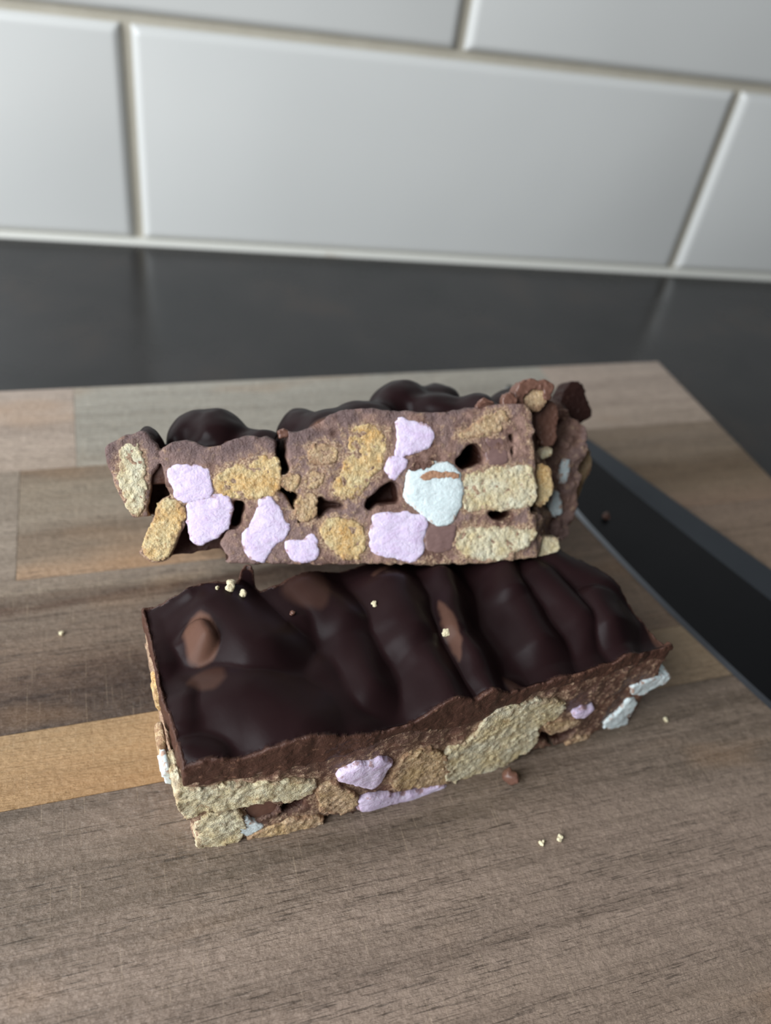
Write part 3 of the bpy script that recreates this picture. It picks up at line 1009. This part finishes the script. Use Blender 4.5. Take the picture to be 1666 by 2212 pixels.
def build_upper():
    col_p, main_p, ll_p, back_p = [densify(up(p), 1) for p in (U_COLUMN, U_MAIN, U_LOWLEFT, U_BACK)]
    uend = float(up([(1156, 1050)])[0][0])
    org, ax = grid((-8, -1.5, -3), (uend + 26, UD, 37), HV)
    U, Wd = np.meshgrid(ax[0], ax[2], indexing='ij')
    wob = 0.3 * fbm(U, Wd, 0 * U, 2.4, 3, 201)
    V3 = ax[1][None, :, None]

    def ext(poly, v0, v1, k=0.4, grow=None):
        d = poly_sdf(U, Wd, poly) + wob
        return smax(d[:, None, :], np.maximum(v0 - V3, V3 - v1), k)
    # the block runs further right behind the cut, where its end is broken off
    Ush = U[:, None, :] - END_K * np.clip(V3, 0, 60)
    wl = main_p[:, 1].min() + 0.4
    body = np.maximum(np.maximum(Ush - uend, (uend - 30) - U[:, None, :]), np.maximum((wl + 0.03 * V3) - Wd[:, None, :], Wd[:, None, :] - (29.0 + 0 * V3)))
    body = np.maximum(body, np.maximum(0.6 - V3, V3 - UD))
    cut_top = np.interp(ax[0], [-8, 20, 40, 60, 90, 130], [27, 27, 29, 31, 31, 31]).astype(np.float32)
    f = smin(ext(main_p, 0, 14), ext(col_p, 0, 12), 0.3)
    f = smin(f, ext(ll_p, 0.2, 14), 0.3)
    f = smin(f, ext(back_p, 7.5, UD), 0.6)
    f = smin(f, body, 0.6).astype(np.float32)
    inner = []
    for poly, dep in U_HOLES:
        hp = densify(up(poly), 1)
        dh = poly_sdf(U, Wd, hp) + 0.8 * wob
        shrink = np.clip(V3 / max(dep, 1), 0, 1) * 0.8
        fh = np.maximum(dh[:, None, :] + shrink, V3 - dep)
        f = smax(f, -fh, 0.35).astype(np.float32)
        inner.append((hp, dep))
    near(f, ax, 1.8, lambda x, y, z: 0.20 * fbm(x, y, z, 1.3, 3, 204, 0.65))
    # the broken end is rough
    m = np.argwhere((np.abs(f) < 3.0) & (ax[1][None, :, None] > 1.0) & (Ush > uend - 3.0))
    i, j, k_ = m.T
    x, y, z = ax[0][i], ax[1][j], ax[2][k_]
    f[i, j, k_] += np.clip(y - 1, 0, 1) * (1.5 * fbm(x, y, z, 4.5, 3, 206))
    rest_on_lower(f, ax)
    v, q = surface_nets(seal(f), org, HV)
    vx, vy, vz = v.T.astype(np.float32)
    cr = np.zeros_like(vx)
    for poly, _ in U_BISC:
        cr = np.maximum(cr, np.clip(1 - poly_sdf(vx, vz, up(poly)) / 2.2, 0, 1))
    cr = np.maximum(cr, np.clip(1 - (vz - 0.5) / 2.5, 0, 1) * 0.9) * (vy < 4)
    cr = np.maximum(cr, 0.5 * (vx - END_K * vy > uend - 2))
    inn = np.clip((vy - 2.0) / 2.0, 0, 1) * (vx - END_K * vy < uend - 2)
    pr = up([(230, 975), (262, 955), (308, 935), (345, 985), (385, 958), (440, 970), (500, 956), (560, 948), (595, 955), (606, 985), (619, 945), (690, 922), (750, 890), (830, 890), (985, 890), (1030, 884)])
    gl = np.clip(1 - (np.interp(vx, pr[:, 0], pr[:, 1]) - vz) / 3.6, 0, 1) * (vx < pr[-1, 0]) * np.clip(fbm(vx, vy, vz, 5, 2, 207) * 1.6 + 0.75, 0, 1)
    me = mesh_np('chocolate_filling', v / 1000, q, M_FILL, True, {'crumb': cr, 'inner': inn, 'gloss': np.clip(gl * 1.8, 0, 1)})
    link(bpy.data.objects.new('chocolate_filling', me), upper)

    # coating: lumps of chocolate over the top, behind the cut
    lumps = [(322, 919, 26, 7, 7), (396, 892, 34, 20, 9), (468, 883, 66, 17, 11), (575, 930, 48, 8, 8), (655, 884, 50, 17, 10), (705, 893, 55, 6.5, 7),
             (722, 882, 55, 10, 9), (765, 868, 55, 12, 9), (806, 866, 50, 16, 10), (1010, 862, 50, 14, 9), (545, 935, 50, 12, 10), (853, 819, 62, 24, 11), (935, 828, 48, 28, 10), (962, 847, 70, 14, 9), (1035, 850, 34, 8, 7), (1090, 840, 48, 20, 9), (1180, 862, 40, 24, 8)]
    org, ax = grid((-6, 0.6, 20), (uend + 24, UD - 0.5, 45), 0.42)
    X, Y, Z = np.meshgrid(*ax, indexing='ij', sparse=True)
    prof = np.array([(p[0], p[1]) for p in up([(230, 975), (262, 955), (308, 935), (345, 985), (385, 960), (440, 972), (500, 956), (560, 952), (595, 955), (606, 985), (619, 945), (690, 925), (750, 894), (830, 893), (985, 894), (1100, 872), (1150, 886)])])
    tw = np.interp(ax[0], prof[:, 0], prof[:, 1]).astype(np.float32)[:, None, None] - 0.9
    f = np.maximum(np.maximum(Z - (tw + 0.05 * np.clip(Y - 2, 0, 20)), 22 - Z), np.maximum(1.2 - Y, Y - (UD - 1.5)))
    f = np.maximum(f, X - uend - END_K * Y + 0.8)
    f = np.maximum(f, 3.5 - X + 0.02 * Y).astype(np.float32)
    for (x, y, hw, vc, rv) in lumps:
        t = FU.on_v(x, y, vc)
        e = FU.on_v(x + hw, y, vc)
        ru = e[0] - t[0]
        ru *= 1.12
        rw = max(5.5, 1.0 * ru)
        cx, cy, cz = t[0], vc, t[2] - rw
        sk = 0.28 * math.sin(x * 0.37)
        d = np.sqrt(((X - cx - sk * (Z - cz) - 0.3 * sk * (Y - cy)) / ru) ** 2 + ((Y - cy) / rv) ** 2 + ((Z - cz) / rw) ** 2)
        g = ((d - 1) * min(ru, rw, rv)).astype(np.float32)
        f = smin(f, np.maximum(g, 20 - Z), 2.6).astype(np.float32)
    f = np.maximum(f, 1.0 - Y).astype(np.float32)
    U, Wd = np.meshgrid(ax[0], ax[2], indexing='ij')
    for hp, dep in inner:
        if hp[:, 1].max() > 20:
            dh = poly_sdf(U, Wd, hp)
            f = np.maximum(f, -np.maximum(dh[:, None, :] - 0.2, Y - dep)).astype(np.float32)
    near(f, ax, 1.5, lambda x, y, z: 0.45 * fbm(x, y, z, 6, 2, 211))
    v, q = surface_nets(seal(f), org, 0.42)
    vx, vy, vz = v.T.astype(np.float32)
    cut = np.clip((2.0 - vy) / 0.6, 0, 1)
    me = mesh_np('chocolate_topping', v / 1000, q, M_COAT, True, {'cut': np.maximum(cut, (vx - END_K * vy > uend - 1.5) * 0.8), 'patch': 0 * vx})
    o = link(bpy.data.objects.new('chocolate_topping', me), upper)
    o['label'] = 'rounded lumps of dark chocolate coating'


build_upper()
for i, (poly, m) in enumerate(U_BISC):
    piece('biscuit_piece', upper, FU, densify(up(poly), 1), m, 0.0, 9.0, 0.30, 0.3, 0.22, 0.8, 0.20, 220 + i, 0.10)
for i, poly in enumerate(U_PINK):
    o = piece('marshmallow_piece', upper, FU, densify(up(poly), 1), M_PINK, 0.0, 9.0, 0.32, 0.5, 0.06, 1.6, 0.15, 240 + i, 0.10, None, 0.30)
    o['label'] = 'pale pink cut marshmallow'
for i, poly in enumerate(U_WHITE):
    o = piece('marshmallow_piece', upper, FU, densify(up(poly), 1), M_WHITE, 0.0, 9.0, 0.32, 0.5, 0.06, 1.6, 0.25, 250 + i, 0.10, None, 0.5)
    o['label'] = 'white cut marshmallow with a chocolate smear'
for i, poly in enumerate(U_CHUNK):
    piece('chocolate_chunk', upper, FU, densify(up(poly), 1), M_CHUNK, 0.0, 6.0, 0.32, 0.6, 0.04, 1.2, 0.15, 255 + i, 0.08)
SMEAR = [(906, 1034), (918, 1026), (935, 1021), (955, 1024), (970, 1019), (989, 1024), (990, 1031), (972, 1029), (955, 1033), (938, 1028), (920, 1036)]
piece('chocolate_smear', upper, FU, densify(up(SMEAR, -0.8), 1), M_SMEAR, -0.7, 1.3, 0.22, 0.2, 0.10, 0.7, 0.1, 259, 0.05)
DUST = [(884, 1012), (896, 1000), (922, 994), (944, 999), (930, 1008), (908, 1012), (892, 1018)]
piece('chocolate_smear', upper, FU, densify(up(DUST, -0.6), 1), M_FILL, -0.6, 1.3, 0.22, 0.2, 0.14, 0.6, 0.1, 260, 0.05)
# broken right-hand end: shards and crumbs standing at their own depth
ENDS = [
    ('broken_chocolate', [(1178, 905), (1212, 890), (1245, 905), (1264, 950), (1248, 1030), (1240, 1090), (1232, 1150), (1198, 1172), (1180, 1100)], M_FILL, 16.0, 26.0),
    ('chocolate_shard', [(1113, 868), (1116, 845), (1130, 828), (1155, 820), (1180, 822), (1198, 832), (1192, 850), (1188, 862), (1178, 858), (1180, 845), (1165, 840), (1145, 842), (1132, 855), (1131, 874)], M_MILK, 3.0, 5.0),
    ('biscuit_piece', [(1131, 874), (1140, 850), (1165, 841), (1182, 848), (1180, 866), (1165, 885), (1148, 884)], M_BISC_C, 3.6, 5.0),
    ('chocolate_shard', [(1205, 890), (1214, 852), (1235, 828), (1250, 823), (1260, 835), (1270, 870), (1281, 895), (1270, 906), (1250, 912), (1232, 960), (1206, 960)], M_COAT, 24.0, 7.0),
    ('biscuit_piece', [(1159, 1004), (1188, 1010), (1195, 1060), (1172, 1090), (1159, 1086)], M_BISC_G, 2.2, 9.0),
    ('marshmallow_piece', [(1221, 990), (1233, 994), (1223, 1045), (1210, 1042)], M_WHITE, 14.6, 4.0),
    ('marshmallow_piece', [(1199, 1056), (1212, 1080), (1216, 1110), (1196, 1118), (1188, 1096)], M_WHITE, 14.0, 5.0),
    ('biscuit_piece', [(1240, 940), (1262, 955), (1278, 990), (1275, 1020), (1252, 1056), (1242, 1092), (1238, 1128), (1222, 1134), (1220, 1080), (1232, 1030)], M_BISC_C, 24.0, 14.0),
    ('biscuit_piece', [(1163, 975), (1195, 964), (1192, 984), (1170, 992)], M_BISC, 6.0, 5.0),
    ('biscuit_piece', [(1150, 1166), (1204, 1158), (1211, 1184), (1196, 1196), (1165, 1199), (1150, 1190)], M_BISC, 3.0, 6.0),
    ('chocolate_shard', [(1152, 880), (1175, 868), (1196, 866), (1205, 890), (1200, 960), (1176, 968), (1162, 930)], M_MILK, 7.0, 8.0),
    ('chocolate_shard', [(1028, 886), (1045, 862), (1062, 868), (1075, 880), (1060, 890)], M_MILK, 1.5, 3.0),
    ('chocolate_shard', [(1086, 872), (1092, 856), (1106, 850), (1116, 864), (1112, 880)], M_MILK, 1.0, 3.0),
    ('chocolate_shard', [(600, 932), (610, 926), (622, 930), (622, 944), (606, 946)], M_MILK, 0.2, 3.0),
]
for i, (nm, poly, m, v0, dep) in enumerate(ENDS):
    o = piece(nm, upper, FU, densify(up(poly, v0), 1), m, v0, dep, 0.28, 0.25, (0.7 if m is M_FILL else 0.16), (3.0 if m is M_FILL else 0.7), 0.0, 270 + i, 0.9 if m is M_FILL else 0.0)
    if m is M_COAT:
        n = len(o.data.vertices)
        for an, val in (('cut', 0.25), ('patch', 0.0)):
            a = o.data.attributes.new(an, 'FLOAT', 'POINT')
            a.data.foreach_set('value', np.full(n, val, np.float32))

# ------------------------------------------------------------------ knife lying on the board
KD = np.array([-0.4775, 0.8786]); KN = np.array([0.8786, 0.4775])
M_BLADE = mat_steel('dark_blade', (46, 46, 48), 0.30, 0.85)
M_FLAT = mat_steel('blade_painted_sheen', (84, 88, 94), 0.38, 0.85)  # paler than the bevel: reflection along the spine band painted into the steel
M_EDGE = mat_steel('ground_edge', (150, 154, 160), 0.28, 1.0)
M_HANDLE = mat_plain('black_handle', (20, 20, 21), (30, 30, 31), 120, 0.5)
kn_o = KN * 228.5 + KD * 172
knife = empty('kitchen_knife', (kn_o[0] / 1000, kn_o[1] / 1000, BT / 1000))
tag(knife, 'dark-bladed kitchen knife lying flat on the board beside the bars', 'knife')
SS = np.array([-30, 0, 22.6, 40, 59.3, 80, 106, 125, 142, 156, 166, 172.0])
EDGE_W = np.array([49.5, 49, 48.2, 46.5, 44.0, 40.5, 35.2, 29.0, 21.5, 13.5, 6.5, 0.6])
ss = np.linspace(-30, 172, 60)
ew = np.interp(ss, SS, EDGE_W)
ew = np.convolve(np.pad(ew, 2, mode='edge'), np.ones(5) / 5, 'valid')
sp = 0.0 + 1.5 * np.clip((ss - 120) / 52, 0, 1) ** 2        # spine drops slightly to the tip


def kpt(s, w, z):
    p = KN * (228.5 - w) + KD * s - kn_o
    return (p[0], p[1], z)


def strip_mesh(name, cols, mat):
    """cols: list over s of closed cross-section rings"""
    n = len(cols[0]); v = [p for c in cols for p in c]; f = []
    for i in range(len(cols) - 1):
        for j in range(n):
            a, b = i * n + j, i * n + (j + 1) % n
            f.append((a, b, b + n, a + n))
    f.append(tuple(range(n))[::-1]); f.append(tuple((len(cols) - 1) * n + j for j in range(n)))
    me = mesh_py(name, np.array(v) / 1000, f, mat)
    return me


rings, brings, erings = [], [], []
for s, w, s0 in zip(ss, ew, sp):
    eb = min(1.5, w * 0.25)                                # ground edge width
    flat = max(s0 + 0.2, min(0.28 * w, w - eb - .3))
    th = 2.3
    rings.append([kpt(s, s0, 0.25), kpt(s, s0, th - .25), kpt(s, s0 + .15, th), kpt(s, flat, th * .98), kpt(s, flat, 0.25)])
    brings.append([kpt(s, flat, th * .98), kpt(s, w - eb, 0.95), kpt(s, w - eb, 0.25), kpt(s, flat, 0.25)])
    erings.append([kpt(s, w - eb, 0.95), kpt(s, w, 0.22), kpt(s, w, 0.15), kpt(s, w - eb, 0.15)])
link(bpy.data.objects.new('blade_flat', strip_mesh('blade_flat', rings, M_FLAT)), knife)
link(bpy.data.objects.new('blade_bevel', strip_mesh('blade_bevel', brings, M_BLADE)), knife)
o = link(bpy.data.objects.new('cutting_edge', strip_mesh('cutting_edge', erings, M_EDGE)), knife)
o['label'] = 'bright ground cutting edge'
hr = []
for s in np.linspace(-150, -29, 14):
    wv = 1.5 * math.sin((s + 150) / 120 * math.pi * 2)
    hr.append([kpt(s, 5 + wv, 0.6), kpt(s, 3 + wv, 6), kpt(s, 6 + wv, 12), kpt(s, 14 + wv, 14), kpt(s, 22 + wv, 12), kpt(s, 25 + wv, 6), kpt(s, 23 + wv, 0.6)])
link(bpy.data.objects.new('handle', strip_mesh('handle', hr, M_HANDLE)), knife)

# ------------------------------------------------------------------ crumbs
M_CRUMB = mat_biscuit('loose_crumb', (238, 228, 196), (232, 214, 170), (190, 156, 112), 0.1)


def crumb(px, py, z, r, mat, label, seed, name='biscuit_crumb', cat='crumb', group='loose crumbs', flat=0.8):
    base = on_z(px, py, z)
    h = r / 4.5
    org, ax = grid((-1.5 * r,) * 3, (1.5 * r,) * 3, h)
    X, Y, Z = np.meshgrid(*ax, indexing='ij')
    rg = np.random.default_rng(seed)
    f = np.full(X.shape, 9.0, np.float32)
    for _ in range(4):
        c = rg.uniform(-.45, .45, 3) * r; rr = rg.uniform(.45, .75) * r
        f = np.minimum(f, np.sqrt((X - c[0]) ** 2 + (Y - c[1]) ** 2 + ((Z - c[2] * flat) / flat) ** 2) - rr)
    f = f + 0.22 * r * fbm(X, Y, Z, r * .6, 2, seed)
    v, q = surface_nets(seal(f.astype(np.float32)), org, h)
    v[:, 2] -= v[:, 2].min()
    me = mesh_np(name, v / 1000, q, mat, True, {'rim': np.zeros(len(v))})
    o = bpy.data.objects.new(name, me)
    link(o)
    o.location = base / 1000
    tag(o, label, cat, group)
    return o


def ltop_at(px, py):
    w = 33.0
    for _ in range(6):
        p = FL.on_w(px, py, w)
        w = float(lower_top(np.array([p[0]], np.float32), np.array([p[1]], np.float32))[0])
    return w + BT - 0.15


crumb(1170, 1822, BT, 0.75, M_CRUMB, 'left one of two pale crumbs close together on the bare front board', 301)
crumb(1208, 1814, BT, 0.85, M_CRUMB, 'right one of two pale crumbs close together on the bare front board', 302)
crumb(132, 1370, BT, 0.7, M_CRUMB, 'pale crumb alone on the dark strip at the left of the board', 303)
crumb(1438, 1556, BT, 0.8, M_CRUMB, 'yellowish crumb on the board right of the lower bar', 304)
C_TOP = [(499, 1272, 1.5, M_CRUMB, 'largest pale crumb on the back left lump of the lower bar'),
         (528, 1286, 1.0, M_CRUMB, 'pale crumb just right of the largest crumb on the lower bar'),
         (468, 1272, 0.6, M_CRUMB, 'tiny pale crumb left of the largest crumb on the lower bar'),
         (808, 1309, 0.75, M_CRUMB, 'pale crumb at the middle of the chocolate top of the lower bar'),
         (962, 1372, 1.15, M_CRUMB, 'crumb stuck on the light brown streak of the lower bar'),
         (630, 1328, 0.7, M_MILK, 'small brown chocolate crumb on the lower bar beside its light brown patch')]
for i, (x, y, r, m, lab) in enumerate(C_TOP):
    crumb(x, y, ltop_at(x, y), r, m, lab, 310 + i, 'biscuit_crumb' if m is M_CRUMB else 'chocolate_crumb')
crumb(1097, 1692, BT, 2.3, M_MILK, 'brown chocolate crumb on the board against the front of the lower bar', 321, 'chocolate_crumb', flat=1.15)
crumb(1308, 1120, BT + 1.5, 1.6, M_MILK, 'dark chocolate crumb lying on the knife blade', 322, 'chocolate_crumb')
